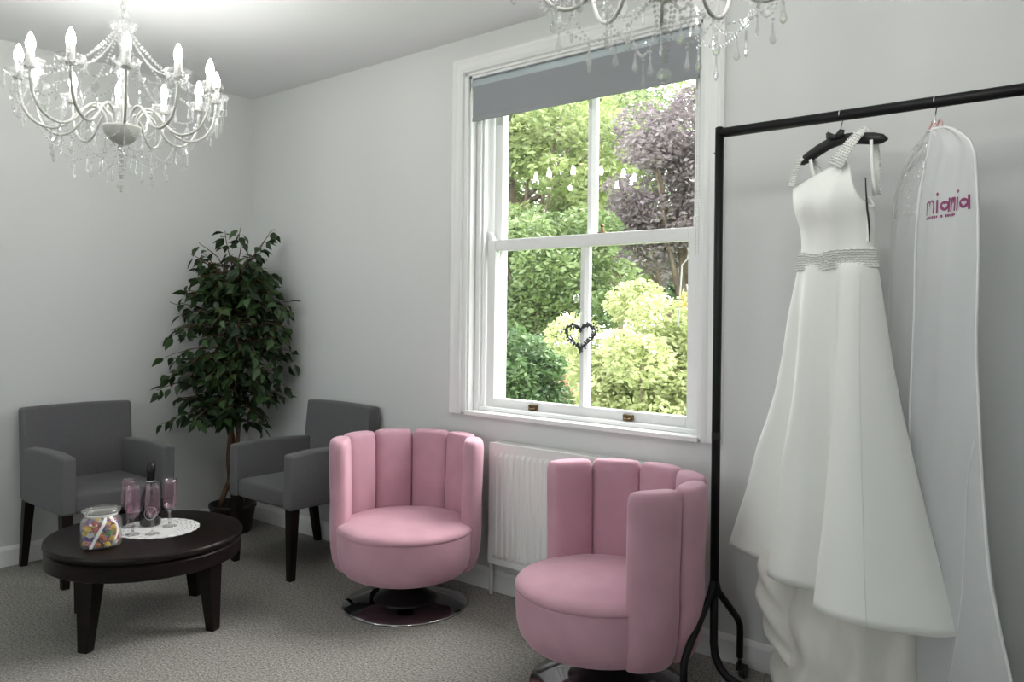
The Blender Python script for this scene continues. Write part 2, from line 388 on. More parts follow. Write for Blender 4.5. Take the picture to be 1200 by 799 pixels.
p = Vector((-10.83, 21.72, 6.92)); tree('maple_tree', 'fresh green broadleaf tree standing behind the copper beech', gnd(p), p, (3.2, 2.6, 4.2), 50, 1.0, 26000, .12, (.12, .18, .07), (.40, .46, .22), .3)
p = Vector((-4.15, 14.26, 4.11)); tree('copper_beech_tree', 'purple-brown copper beech beyond the right-hand panes', gnd(p), p, (1.9, 2.0, 2.6), 52, .66, 24000, .075, (.11, .085, .09), (.33, .275, .285), .25)
p = Vector((0.63, 4.20, 0.63)); tree('golden_shrub', 'pale lime-yellow shrub close outside the lower right pane', gnd(p), p, (1.02, .9, 1.08), 64, .28, 34000, .040, (.27, .32, .12), (.58, .60, .32), .06, 'shrub', .4, 4)
p = Vector((-2.56, 5.84, 0.31)); tree('laurel_shrub', 'dark green rounded shrub low outside the lower left pane', gnd(p), p, (.75, .8, 1.1), 40, .35, 18000, .05, (.045, .10, .035), (.16, .24, .09), .07, 'shrub', .3, 3)
p = Vector((-5.39, 9.99, 2.14)); tree('hedge_tree', 'mid green tree between the tall yellow-green tree and the dark shrub', gnd(p), p, (2.1, 1.2, 1.6), 44, .6, 26000, .07, (.08, .135, .045), (.26, .33, .13), .16)
for D_, lab_ in (((-20.29, 25.57, 4.13), 'far blue-green tree glimpsed low behind the tall yellow-green tree'), ((-21.24, 35.17, 4.78), 'far blue-green tree glimpsed between the pale green trees'), ((-10.43, 28.55, 3.95), 'far dark tree glimpsed low behind the copper beech')):
    p = Vector(D_); tree('distant_tree', lab_, gnd(p), p, (3.6, 1.6, 3.4), 26, 1.3, 9000, .2, (.07, .11, .06), (.20, .26, .14), .3, group='distant trees')
pA, pB = Vector((-5.29, 8.13, 0.86)), Vector((-3.06, 9.33, 0.91))
gw = MB()
gw.rings([[(pA.x, pA.y, -3.2), (pA.x + .1, pA.y + .25, -3.2), (pB.x + .1, pB.y + .25, -3.2), (pB.x, pB.y, -3.2)], [(pA.x, pA.y, .38), (pA.x + .1, pA.y + .25, .38), (pB.x + .1, pB.y + .25, .38), (pB.x, pB.y, .38)]])
tag(gw.obj('garden_wall', 'brick'), 'weathered reddish brick garden wall behind the shrubs outside', 'wall')

# ------------------------------------------------------------------ roller blind, heart, cord
B = thing('roller_blind', 'grey roller blind rolled up at the top of the window', 'blind', (2.62, .03, 2.53))
m = MB(); bx0, bx1 = -.638, .642
m.tube([(bx0, 0, 0), (bx1, 0, 0)], .032, 20).obj('roll', 'blindroll', B, True)
MB().rings([[(x, y, z) for y, z in ((-.030, -.005), (-.030, -.188), (-.027, -.188), (-.027, -.005))] for x in (bx0+.012, bx1-.012)]).obj('fabric', 'blind', B)
MB().rings([[(x, y, z) for y, z in ((-.034, -.168), (-.036, -.190), (-.022, -.190), (-.023, -.168))] for x in (bx0+.012, bx1-.012)]).obj('bottom_bar', 'blind', B, bevel=.003)
for x in (bx0-.008, bx1):
    MB().box(x, x+.008, -.03, .03, -.035, .037).obj('bracket', 'steel', B, bevel=.002)
m = MB()
for k in range(95):
    m.octa((bx1+.001, -.045, -.02 - k*.0095), .0028); m.octa((bx1-.012, -.042, -.02 - k*.0095), .0028)
o = m.obj('bead_chain', 'chandwhite', B); o['kind'] = 'stuff'

HT = thing('heart_ornament', 'dark beaded open heart hanging against the window glazing bar', 'ornament', (2.628, .068, 1.268))
def heart(t): return (.0042*16*sin(t)**3*1.22, .0042*(13*cos(t) - 5*cos(2*t) - 2*cos(3*t) - cos(4*t)))
m = MB(); m2 = MB()
hp = [heart(2*pi*i/64) for i in range(64)]
m.tube([(x, 0, z) for x, z in hp] + [(hp[0][0], 0, hp[0][1])], .004, 6); m.obj('wire_heart', 'wicker', HT, True)
for i in range(46):
    x, z = heart(2*pi*i/46); b = MB(); k = rnd(.85, 1.1)
    for s in (k, k*1.15, k*.85): m2.octa((x*s, rnd(-.006, .004), z*s), .0068)
o = m2.obj('heart_beads', 'wicker', HT); o['kind'] = 'stuff'
MB().tube([(0, 0, .02), (.0, .006, .1), (-.012, .012, .16)], .0012, 5).obj('hanging_thread', 'cord', HT)
HK = MB().lathe([(.018, 0), (.016, .005), (.006, .012), (.006, .018)], 14).tube([(0, 0, .015), (0, -.012, .02), (0, -.022, .016), (0, -.02, .004)], .003, 6)
o = HK.obj('suction_hook', 'clearglass', None, True, loc=(2.583, .098, 1.443)); o.rotation_euler = (pi/2, 0, 0)
tag(o, 'small clear suction hook stuck to the pane above the heart', 'hook')
C_ = thing('garden_cord', 'kinked white cord with yellow blossom hanging at the lower right pane', 'cord', (3.14, .128, 1.66))
MB().tube([(.0, 0, .0), (.008, 0, -.02), (0, 0, -.05), (-.025, 0, -.075), (-.027, 0, -.12), (-.032, 0, -.2), (-.04, 0, -.34)], .0032, 6).obj('long_cord', 'cord', C_, True)
MB().tube([(.0, 0, -.16), (.004, 0, -.19), (.002, 0, -.26)], .0028, 6).obj('short_cord', 'cord', C_, True)
m = MB()
for k in range(26): m.octa((rnd(-.035, .006), rnd(-.006, .01), rnd(-.26, -.2)), rnd(.004, .008))
m.obj('blossom', 'yellow', C_)['kind'] = 'stuff'

# ------------------------------------------------------------------ radiator
Rd = thing('radiator', 'white panel radiator below the window behind the pink chairs', 'radiator', (2.22, 0, 0))
rw, z0, z1, yf = .93, .168, .742, -.098
def ridge(x):
    if x < .03 or x > rw - .03: return 0
    ph = ((x - .03)/.0335) % 1
    return .007 if .25 < ph < .65 else (.007*(ph/.25) if ph <= .25 else (.007*(1-(ph-.65)/.2) if ph < .85 else 0))
xs = [0, .012] + [.03 + .0335*(k + q) for k in range(26) for q in (0, .25, .65, .85)] + [.03 + .0335*26, rw]
xs = sorted(x for x in xs if x <= rw)
rs = []
for z, k in ((z0, 0), (z0+.028, 0), (z0+.045, 1), (z1-.055, 1), (z1-.035, 0), (z1, 0)):
    rs.append([(x, yf - .002 - ridge(x)*k, z) for x in xs])
m = MB().rings(rs, False, False, False)
o = m.obj('front_panel', 'rad', Rd)
MB().box(0, rw, yf, yf+.012, z0, z1).obj('panel_back', 'rad', Rd, bevel=.003)
MB().box(0, .004, yf+.012, -.03, z0+.01, z1).obj('side_cover', 'rad', Rd); MB().box(rw-.004, rw, yf+.012, -.03, z0+.01, z1).obj('side_cover', 'rad', Rd)
MB().box(0, rw, -.04, -.03, z0+.02, z1-.01).obj('rear_panel', 'rad', Rd)
m = MB().box(0, rw, yf, yf+.010, z1, z1+.004).box(0, rw, -.042, -.03, z1, z1+.004)
for k in range(62): m.box(.006 + k*.015, .014 + k*.015, yf+.010, -.042, z1-.002, z1+.003)
m.obj('top_grille', 'rad', Rd)
for x in (.12, rw-.12): MB().box(x-.015, x+.015, -.03, -.003, z0+.1, z1-.1).obj('wall_bracket', 'rad', Rd)
MB().tube([(-.02, -.05, z0+.045), (.03, -.05, z0+.045)], .009, 10).tube([(-.022, -.05, z0+.01), (-.022, -.05, z0+.062)], .014, 10).lathe([(.016, z0+.06), (.016, z0+.085), (.010, z0+.09)], 10, -.022, -.05).obj('valve', 'copper', Rd, True)
MB().tube([(-.022, -.05, 0), (-.022, -.05, z0+.012)], .0105, 10).obj('pipe', 'rad', Rd, True)

# ------------------------------------------------------------------ pink swivel chairs
def superc(a, e): c = cos(a); s = sin(a); return (abs(c)**e*(1 if c >= 0 else -1), abs(s)**e*(1 if s >= 0 else -1))
def pink_chair(loc, rz, label):
    T = thing('swivel_tub_chair', label, 'chair', loc, rz, 'pink velvet tub chairs')
    NP, SP = 6, R(36.5)
    for i in range(NP):
        mid = pi/2 + (i - (NP-1)/2)*SP
        zt = .775
        lev = [(.165, .55, -.040), (.170, .80, -.034), (.185, .93, -.026), (.22, 1, -.014), (.28, 1, -.004), (.36, 1, 0), (.5, 1, 0), (.62, 1, .004), (.70, 1, .006),
               (zt-.045, 1, .007), (zt-.025, .95, .007), (zt-.011, .84, .007), (zt-.003, .66, .007), (zt, .40, .007)]
        rs = []
        for z, k, dr_ in lev:
            ring = []
            for j in range(28):
                c, s = superc(2*pi*j/28, .62)
                kk = k if k > .8 else k
                ang = mid + c*SP*.5*(1 - (1-kk)*.45)*1.0
                # pillow: the padded faces bulge towards the middle of the channel
                bul = .010*(1 - c*c)
                rad = .306 + dr_ + s*(.038 + bul)*(.35 + .65*kk)
                ring.append((rad*cos(ang), rad*sin(ang), z))
            rs.append(ring)
        MB().rings(rs).obj('back_channel', 'pink', T, True)
    sc = -.035
    prof = [(.03, .155), (.19, .155), (.24, .160), (.275, .175), (.298, .205), (.310, .25), (.313, .30), (.313, .352), (.311, .366)]
    MB().lathe(prof, 64, 0, sc).obj('seat_drum', 'pink', T, True)
    prof = [(.311, .360), (.317, .367), (.316, .377), (.306, .390), (.275, .402), (.21, .414), (.12, .421), (.004, .423)]
    MB().lathe(prof, 64, 0, sc).obj('seat_cushion', 'pink', T, True)
    MB().lathe([(.289, .0), (.292, .004), (.288, .009), (.20, .020), (.13, .030), (.128, .030)], 56).obj('base_disc', 'chrome', T, True)
    MB().lathe([(.150, .026), (.145, .034), (.10, .062), (.055, .085), (.045, .10), (.045, .165)], 40).obj('pedestal', 'blackplastic', T, True)
    return T
pink_chair((1.985, -.418, 0), R(42), 'pink velvet scalloped tub chair standing next to a grey armchair')
pink_chair((3.155, -.487, 0), R(-27), 'pink velvet scalloped tub chair in front of the radiator, beside the clothes rack')

# ------------------------------------------------------------------ grey armchairs
def grey_chair(loc, rz, label):
    T = thing('armchair', label, 'chair', loc, rz, 'grey fabric armchairs')
    hw = .285
    MB().box(-hw+.06, hw-.06, -.275, .20, .355, .455).obj('seat', 'grey', T, True, bevel=.022, seg=4)
    # backrest: slightly reclined, bowed top
    rs = []
    for k in range(9):
        x = -hw + .004 + (2*hw - .008)*k/8; bow = .012*(1 - ((k-4)/4)**2)
        rs.append([(x, .165 + bow, .36), (x, .255, .36), (x, .300, .838 + bow*.6), (x, .215 + bow, .845 + bow*.6)])
    MB().rings(rs).obj('backrest', 'grey', T, False, bevel=.014, seg=3)
    for s in (-1, 1):
        xa, xb = (hw - .068)*s, hw*s
        m = MB(); rs = []
        for y, zt in ((-.29, .640), (-.15, .652), (.02, .650), (.20, .640)):
            rs.append([(xa, y, .358), (xb, y, .358), (xb, y, zt-.004), (xa, y, zt)])
        m.rings(rs).obj('armrest', 'grey', T, False, bevel=.014, seg=3)
    for s in (-1, 1):
        MB().taper((s*(hw-.030), -.262), .034, .034, 0, (s*(hw-.032), -.256), .052, .052, .362).obj('leg', 'legwood', T, bevel=.002)
        MB().taper((s*(hw-.034), .282), .034, .034, 0, (s*(hw-.036), .222), .050, .052, .364).obj('leg', 'legwood', T, bevel=.002)
    return T
grey_chair((.345, -1.128, 0), pi/2, 'grey fabric armchair with its back to the plain wall')
grey_chair((1.065, -.325, 0), 0, 'grey fabric armchair between the potted ficus and a pink chair')

# ------------------------------------------------------------------ coffee table
TT = .392
T = thing('coffee_table', 'round dark espresso wood coffee table with tapered legs', 'table', (1.294, -1.318, 0))
MB().lathe([(.01, TT-.030), (.388, TT-.030), (.397, TT-.026), (.400, TT-.018), (.400, TT-.010), (.396, TT-.003), (.388, TT), (.01, TT)], 80).obj('tabletop', 'espresso', T, True).modifiers.new('e', 'EDGE_SPLIT').split_angle = R(35)
MB().lathe([(.345, TT-.100), (.388, TT-.100), (.394, TT-.096), (.394, TT-.042), (.390, TT-.038), (.380, TT-.030), (.345, TT-.030)], 80, cap0=False, cap1=False).obj('apron', 'espresso', T, True).modifiers.new('e', 'EDGE_SPLIT').split_angle = R(35)
lg = MB().taper((.012, 0), .040, .046, 0, (-.012, 0), .075, .088, TT-.06).obj('leg', 'espresso', T, bevel=.004)
for k in range(4):
    a = R(24.5 + 90*k); o = lg if k == 0 else part(lg, 'leg', T)
    o.location = (.328*cos(a), .328*sin(a), 0); o.rotation_euler = (0, 0, a)

# doily: scalloped lace ring with open eyelets
D = thing('lace_doily', 'round white lace doily under the glasses on the coffee table', 'doily', (1.285, -1.262, TT))
m = MB(); N = 96; rr = [.0, .03, .06, .085, .100, .106, .118, .124, .136, .142, .152, .158, .168]
V = []; Fc = []
for i, r in enumerate(rr):
    for j in range(N):
        sc_ = r + (.006*abs(sin(12*2*pi*j/N)) if i == len(rr)-1 else 0)
        a = 2*pi*j/N; V.append((sc_*cos(a), sc_*sin(a), .0015))
for i in range(len(rr)-1):
    for j in range(N):
        if i in (4, 6, 8, 10) and (j + i//2) % 4 in (0, 1): continue
        Fc.append((i*N + j, i*N + (j+1) % N, (i+1)*N + (j+1) % N, (i+1)*N + j))
m.add(V, Fc).obj('lace', 'lace', D, solid=.003)

# champagne bottle
Bt = thing('champagne_bottle', 'small black champagne bottle with silver crest standing on the doily', 'bottle', (1.212, -1.262, TT+.003))
MB().lathe([(.002, .004), (.036, .0), (.043, .004), (.045, .012), (.045, .100), (.042, .122), (.033, .150), (.022, .180), (.0165, .200), (.0155, .21)], 36).obj('body', 'bottle', Bt, True)
MB().lathe([(.019, .176), (.0185, .20), (.018, .235), (.0205, .238), (.021, .25), (.019, .268), (.016, .278), (.006, .284), (.001, .284)], 28).obj('foil_cap', 'foil', Bt, True)
m = MB(); ang0 = math.atan2(-3.018+1.262, 4.772-1.212)
def on_b(u, z, r=.0458): a = ang0 + u/r; return (r*cos(a), r*sin(a), z)
m.tube([on_b(.026*cos(t)*1.0, .062 + .028*sin(t)) for t in [2*pi*i/24 for i in range(25)]], .0012, 5)
for pts in ([(-.016, .072), (.016, .072)], [(0, .045), (0, .082)], [(-.012, .08), (-.004, .062), (.006, .056)], [(.012, .08), (.004, .062), (-.006, .056)]):
    m.tube([on_b(*q) for q in pts], .0011, 5)
m.obj('crest', 'emblem', Bt)
MB().lathe([(.0195, .196), (.0197, .199), (.0195, .202)], 24, cap0=False, cap1=False).obj('neck_band', 'emblem', Bt)

# pink flutes
def flute(loc, first=None):
    if first is None:
        F_ = thing('champagne_flute', '', 'glass', loc)
        MB().lathe([(.030, 0), (.031, .002), (.022, .004), (.008, .008), (.0055, .016)], 24).obj('foot', 'clearglass', F_, True)
        MB().lathe([(.0055, .014), (.006, .028), (.0085, .036), (.0055, .044), (.006, .062), (.010, .072)], 16).obj('stem', 'clearglass', F_, True)
        MB().lathe([(.008, .070), (.018, .078), (.027, .092), (.0305, .112), (.030, .135), (.0285, .165), (.0275, .195), (.0280, .212), (.0270, .212), (.0265, .195), (.0275, .150), (.0285, .112), (.024, .092), (.004, .080)], 48, cap0=False, cap1=False, flute=(12, .025)).obj('bowl', 'pinkglass', F_, True)
        return F_
    c = copy_tree(first); c.location = loc; return c
fl0 = flute((0, 0, 0)); FL = TT + .003
for i, (x, y, lab) in enumerate(((1.170, -1.342, 'pink fluted champagne glass on the doily, behind the glass nearest the sweet jar'), (1.305, -1.385, 'pink fluted champagne glass on the doily, nearest the sweet jar'),
                                 (1.360, -1.325, 'pink fluted champagne glass right in front of the champagne bottle'), (1.292, -1.213, 'pink fluted champagne glass on the doily edge farthest from the sweet jar'))):
    f_ = fl0 if i == 0 else flute((0, 0, 0), fl0); f_.location = (x, y, FL); tag(f_, lab, 'glass', 'pink champagne glasses'); f_.rotation_euler = (0, 0, i*.3)

# sweet jar
JX, JY = 1.372, -1.545
J = thing('sweet_jar', 'glass jar of colourful sweets with a white ribbon on the coffee table', 'jar', (JX, JY, TT))
MB().lathe([(.066, 0), (.074, .004), (.077, .014), (.077, .098), (.074, .112), (.064, .124), (.058, .130), (.058, .140), (.054, .140), (.055, .128), (.070, .110), (.0735, .096), (.0735, .014), (.062, .006), (.002, .006)], 48, cap0=True, cap1=False, flute=(24, .008)).obj('glass_body', 'jarglass', J, True)
MB().lathe([(.056, .141), (.070, .141), (.074, .146), (.073, .153), (.062, .158), (.030, .161), (.002, .161)], 48).obj('lid', 'jarglass', J, True)
MB().lathe([(.0595, .1285), (.0605, .134), (.0595, .1395)], 40, cap0=False, cap1=False).obj('neck_ribbon', 'ribbon', J, True, solid=.001)
a0 = math.atan2(-3.018 - JY, 4.772 - JX)
rs = []
for k in range(14):
    t = k/13; z = .128 - .118*t; a = a0 + .25 - .75*t; r = .0605 + (.0195 if z < .108 else .0195*(.128-z)/.02)
    rs.append([(r*cos(a + q), r*sin(a + q), z) for q in (-.085, .085)])
MB().rings(rs, False, False, False).obj('ribbon_tail', 'ribbon', J, solid=.0012)
rs = []
for k in range(14):
    t = k/13; z = .128 - .09*t; a = a0 + .5 + .35*sin(t*2.6); r = .0605 + (.0195 if z < .108 else .0195*(.128-z)/.02)
    rs.append([(r*cos(a + q), r*sin(a + q), z) for q in (-.06, .06)])
MB().rings(rs, False, False, False).obj('ribbon_tail', 'ribbon', J, solid=.0012)
sweets = {'yellow': (.85, .55, .02), 'red': (.55, .03, .03), 'purple': (.16, .04, .28), 'green': (.08, .30, .05), 'orange': (.8, .22, .03), 'blue': (.04, .06, .25), 'silver': (.6, .6, .62), 'pink': (.75, .15, .35)}
proto = {}
for k, c in sweets.items():
    M['sw_'+k] = mat('foil_'+k, c, .35, metal=.0, bump=(200, .4, .004))
    mm = MB().lathe([(.002, -.012), (.010, -.010), (.0155, -.003), (.0155, .003), (.010, .010), (.002, .012)], 10)
    mm.add([(.013, -.004, 0), (.027, -.010, .004), (.025, 0, -.003), (.027, .010, .004), (.013, .004, 0)], [(0, 1, 2), (0, 2, 4), (2, 3, 4)])
    mm.add([(-.013, -.004, 0), (-.024, -.009, .004), (-.023, 0, -.003), (-.024, .009, .004), (-.013, .004, 0)], [(0, 1, 2), (0, 2, 4), (2, 3, 4)])
    proto[k] = mm
keys = ['yellow', 'red', 'orange', 'yellow', 'purple', 'green', 'silver', 'blue', 'yellow', 'pink', 'red', 'purple', 'orange']
meshes = {}
n = 0
for lay, (z, rings_) in enumerate(((.018, ((.057, 10), (.024, 4))), (.039, ((.058, 10), (.024, 4))), (.060, ((.058, 10), (.024, 4))), (.081, ((.057, 10), (.022, 4))), (.102, ((.046, 8), (.016, 3))))):
    for r, c in rings_:
        for q in range(c):
            a = 2*pi*q/c + lay*.37; k = keys[(n*5 + lay*3 + q) % len(keys)]; n += 1
            if k not in meshes: o = meshes[k] = proto[k].obj('wrapped_sweet', 'sw_'+k, None, False)
            else: o = meshes[k].copy(); COL.objects.link(o)
            o.location = (JX + r*cos(a), JY + r*sin(a), TT + z + rnd(-.002, .003)); o.rotation_euler = (rnd(-.5, .5), rnd(-.5, .5), a + pi/2 + rnd(-.3, .3)); o.scale = (.82,)*3
            tag(o, k + ' foil-wrapped sweet inside the glass jar on the coffee table', 'sweet', k + ' sweets in the jar')

# ------------------------------------------------------------------ potted ficus
PXY = Vector((.265, -.275, 0))
P_ = thing('potted_ficus', 'leafy artificial ficus tree in a dark pot in the room corner', 'plant', PXY)
MB().lathe([(.01, 0), (.105, 0), (.112, .01), (.135, .15), (.142, .155), (.142, .175), (.132, .175), (.128, .15), (.1, .145), (.01, .145)], 40).obj('pot', 'pot', P_, True)
MB().lathe([(.002, .152), (.09, .152), (.128, .149)], 30, cap0=False, cap1=False).obj('soil', 'soil', P_)
stems = []
for k in range(3):
    ph = k*2.1; pts = []
    for i in range(22):
        t = i/21; z = .14 + 1.42*t; rr_ = .030*(1 - .3*t) + (.04*(1-t) if t < .1 else 0)
        pts.append(Vector((rr_*cos(ph + t*9), rr_*sin(ph + t*9), z)))
    stems.append(pts)
    MB().tube(pts, [.0165*(1 - .62*i/21) for i in range(22)], 8).obj('stem', 'bark', P_, True)
leaf_m = MB().add([(0, 0, 0), (.015, .014, .004), (.021, .030, .006), (.013, .050, .002), (0, .074, -.010), (-.013, .050, .002), (-.021, .030, .006), (-.015, .014, .004), (0, .02, -.002), (0, .05, -.005)],
                  [(0, 1, 8), (1, 2, 9, 8), (2, 3, 9), (3, 4, 9), (4, 5, 9), (5, 6, 9), (6, 7, 8, 9), (7, 0, 8)])
leafT = []
def wallclip(p):
    p.x = max(p.x, .03 - PXY.x); p.y = min(p.y, -.03 - PXY.y); return p
twigs = []
def branch(z, ang, L, rise, droop, nl):
    s = random.choice(stems); i = min(range(22), key=lambda q: abs(s[q].z - z)); b = s[i].copy()
    d = Vector((cos(ang), sin(ang), 0)); pts = []
    for k in range(9):
        t = k/8; pts.append(wallclip(b + d*L*t + Vector((0, 0, L*(rise*t - droop*t*t))) + Vector((rnd(-1, 1), rnd(-1, 1), rnd(-1, 1)))*.012*t))
    twigs.append(pts)
    for k in range(nl):
        t = .22 + .78*(k + rnd(0, .8))/nl; q = t*8; i = min(int(q), 7); p = pts[i].lerp(pts[i+1], q - i)
        side = 1 if k % 2 else -1
        la = ang + side*rnd(.3, 1.5); 
        dirn = Vector((cos(la)*.8, sin(la)*.8, rnd(-1.3, .15))).normalized()
        p2 = p + dirn*rnd(.008, .03)
        if p2.x + dirn.x*.1 + PXY.x < .03 or p2.y + dirn.y*.1 + PXY.y > -.03: continue
        up_ = Vector((rnd(-.9, .9), rnd(-.9, .9), 1)); x_ = dirn.cross(up_).normalized(); z_ = x_.cross(dirn)
        sc_ = rnd(.8, 1.2)
        leafT.append(Matrix(((x_.x*sc_, dirn.x*sc_, z_.x*sc_, p2.x), (x_.y*sc_, dirn.y*sc_, z_.y*sc_, p2.y), (x_.z*sc_, dirn.z*sc_, z_.z*sc_, p2.z), (0, 0, 0, 1))))
# open side of the corner spans from -Y (angle -90) to +X (angle 0)
for k in range(135):
    z = rnd(.66, 1.58); ang = R(rnd(-150, 60)); env = interp([(.6, .26), (.8, .38), (1.0, .44), (1.3, .41), (1.5, .34), (1.65, .26)], z)
    branch(z, ang, env*rnd(.55, 1.0), rnd(.25, .7), rnd(.25, .65), 11)
for k in range(26): branch(rnd(1.35, 1.56), R(rnd(-180, 180)), rnd(.14, .27), rnd(.8, 1.5), .35, 9)
for z, a, L, ri, dp in ((.72, -100, .44, .25, .35), (.95, -98, .50, .2, .3), (1.08, -92, .46, .5, .5), (1.25, -95, .42, .6, .6), (1.2, 5, .46, .5, .4), (1.05, -8, .44, .3, .3), (.9, 0, .40, .3, .4), (1.56, -30, .22, 1.6, .2), (1.55, -75, .1, 3.2, .2), (1.55, 35, .26, 1.35, .1), (.82, -60, .4, .1, .3), (1.35, -45, .42, .4, .5)):
    branch(z, R(a), L, ri, dp, 15)
m = MB()
for pts in twigs: m.tube(pts, [.0048 - .0004*i for i in range(9)], 5)
m.obj('branches', 'bark', P_, True)['kind'] = 'stuff'
cl = CAM - PXY
leafT.sort(key=lambda t: (t.translation - cl).length - .05*abs(t.col[2].xyz.normalized().dot((cl - t.translation).normalized())))
lo0 = leaf_m.obj('leaf', 'leaf', P_, True); lo0.matrix_local = leafT[0]
for t in leafT[1:300]:
    c = lo0.copy(); COL.objects.link(c); c.parent = P_; c.matrix_local = t
m = MB()
for t in leafT[300:]: m.add([t @ Vector(v) for v in leaf_m.v], leaf_m.f)
m.obj('foliage', 'leafs', P_, True)['kind'] = 'stuff'

# ------------------------------------------------------------------ chandeliers
def chandelier(loc, label, up=0):
    """origin at the ceiling hook; z downwards is negative"""
    T = thing('chandelier', label, 'chandelier', loc, 0, 'crystal chandeliers')
    T.scale = (1.138,)*3
    Z = lambda z: z - 2.6043 + up
    MB().lathe([(.002, 0), (.055, 0), (.055, -.012), (.035, -.03), (.012, -.04), (.004, -.045)], 24).obj('ceiling_rose', 'chandwhite', T, True)
    m = MB(); z = -.04; k = 0
    while z > Z(2.44):
        pts = [((.008*cos(t) if k % 2 else 0), (0 if k % 2 else .008*cos(t)), z - .014 + .016*sin(t)) for t in [2*pi*i/10 for i in range(11)]]
        m.tube(pts, .0022, 5); z -= .024; k += 1
    m.obj('chain', 'chandwhite', T, True)
    MB().lathe([(.002, Z(2.445)), (.012, Z(2.44)), (.022, Z(2.425)), (.026, Z(2.405)), (.020, Z(2.385)), (.014, Z(2.375)), (.002, Z(2.37))], 20).obj('crown_dome', 'crystal', T, True)
    MB().lathe([(.010, Z(2.366)), (.028, Z(2.364)), (.042, Z(2.376)), (.050, Z(2.392)), (.047, Z(2.390)), (.036, Z(2.372)), (.010, Z(2.370))], 24, flute=(12, .05)).obj('crown_dish', 'crystal', T, True)
    MB().lathe([(.006, Z(2.38)), (.008, Z(2.36)), (.022, Z(2.335)), (.012, Z(2.31)), (.009, Z(2.29)), (.018, Z(2.26)), (.022, Z(2.22)), (.012, Z(2.19)), (.008, Z(2.17)), (.016, Z(2.14)), (.026, Z(2.10)), (.018, Z(2.06)), (.02, Z(2.03))], 20).obj('column', 'crystal', T, True)
    MB().tube([(0, 0, Z(2.38)), (0, 0, Z(1.97))], .005, 8).obj('rod', 'chandwhite', T)
    MB().lathe([(.004, Z(1.958)), (.018, Z(1.960)), (.040, Z(1.972)), (.058, Z(1.995)), (.064, Z(2.016)), (.066, Z(2.024)), (.060, Z(2.026)), (.035, Z(2.032)), (.004, Z(2.034))], 32).obj('bowl', 'chandwhite', T, True)
    armp = [(.046, 2.022), (.052, 2.05), (.070, 2.078), (.098, 2.086), (.128, 2.068), (.155, 2.035), (.185, 2.005), (.222, 1.992), (.262, 2.003), (.292, 2.030), (.310, 2.068), (.318, 2.110), (.320, 2.148)]
    fine = []
    for i in range(len(armp)-1):
        a0_ = armp[max(i-1, 0)]; a1 = armp[i]; a2 = armp[i+1]; a3 = armp[min(i+2, len(armp)-1)]
        for t in (0, .5):
            fine.append(tuple(.5*((2*a1[q]) + (-a0_[q]+a2[q])*t + (2*a0_[q]-5*a1[q]+4*a2[q]-a3[q])*t*t + (-a0_[q]+3*a1[q]-3*a2[q]+a3[q])*t**3) for q in (0, 1)))
    fine.append(armp[-1])
    arm = MB().tube([(r, 0, Z(z)) for r, z in fine], .0048, 8).obj('arm', 'chandwhite', T, True)
    cup = MB().lathe([(.006, 0), (.016, .002), (.018, .008), (.013, .012)], 14).obj('candle_cup', 'chandwhite', T, True)
    dish = MB().lathe([(.010, .008), (.024, .008), (.036, .018), (.045, .030), (.043, .031), (.034, .022), (.022, .013), (.010, .012)], 24, cap0=False, cap1=False, flute=(8, .07)).obj('drip_dish', 'dish', T, True)
    slv = MB().lathe([(.0135, .010), (.0125, .014), (.0125, .062), (.010, .064)], 14).obj('candle_sleeve', 'sleeve', T, True)
    blb = MB().lathe([(.009, .062), (.0135, .070), (.0150, .080), (.0135, .092), (.0095, .106), (.005, .116), (.001, .122)], 10).obj('bulb', 'bulb', T, True)
    def pend(L, wd_): return MB().lathe([(.0008, 0), (.0025, -.006), (.0022, -.010), (wd_*.45, -L*.45), (wd_, -L*.78), (wd_*.8, -L*.9), (.0006, -L)], 6)
    drop = pend(.046, .0075); drop.octa((0, 0, .006), .0055); drop = drop.obj('crystal_drop', 'crystal', T)
    icicle = pend(.056, .0048); icicle.octa((0, 0, .006), .005); icicle = icicle.obj('crystal_icicle', 'crystal', T)
    leafc = MB().rings([[(0, .001*s, 0), (.010*1, .004*s, -.014), (.014, .004*s, -.026), (.006, .003*s, -.042), (0, .001*s, -.052), (-.006, .003*s, -.042), (-.014, .004*s, -.026), (-.010, .004*s, -.014)] for s in (-1, 1)])
    leafc.octa((0, 0, .007), .006); leafc = leafc.obj('crystal_leaf', 'crystal', T)
    def strand(pts, r=.0055):
        m_ = MB(); pts = [Vector(p) for p in pts]
        for a, b in zip(pts, pts[1:]): pass
        # equal spacing
        dist = [0]
        for a, b in zip(pts, pts[1:]): dist.append(dist[-1] + (b-a).length)
        s = 0; i = 0
        while s <= dist[-1] - 1e-6:
            while dist[i+1] < s: i += 1
            p = pts[i].lerp(pts[i+1], (s - dist[i])/(dist[i+1] - dist[i])); m_.octa(p, r*rnd(.8, 1.15)); s += r*2.35
        return m_
    def sag(a, b, d, n_=16): a = Vector(a); b = Vector(b); return [a.lerp(b, i/n_) - Vector((0, 0, d*4*(i/n_)*(1 - i/n_))) for i in range(n_+1)]
    st_top = strand(sag((.034, 0, Z(2.355)), (.300, 0, Z(2.165)), .045), .0062).obj('bead_strand', 'crystal', T)
    h = R(15)
    st_rim = strand(sag((.345*cos(h), -.345*sin(h), Z(2.17)), (.345*cos(h), .345*sin(h), Z(2.17)), .06)).obj('bead_strand', 'crystal', T)
    st_rim2 = strand(sag((.335*cos(h), -.335*sin(h), Z(2.155)), (.335*cos(h), .335*sin(h), Z(2.155)), .105), .0055).obj('bead_strand', 'crystal', T)
    st_low = strand(sag((.030, 0, Z(1.962)), (.270, 0, Z(2.003)), .085), .0045).obj('bead_strand', 'crystal', T)
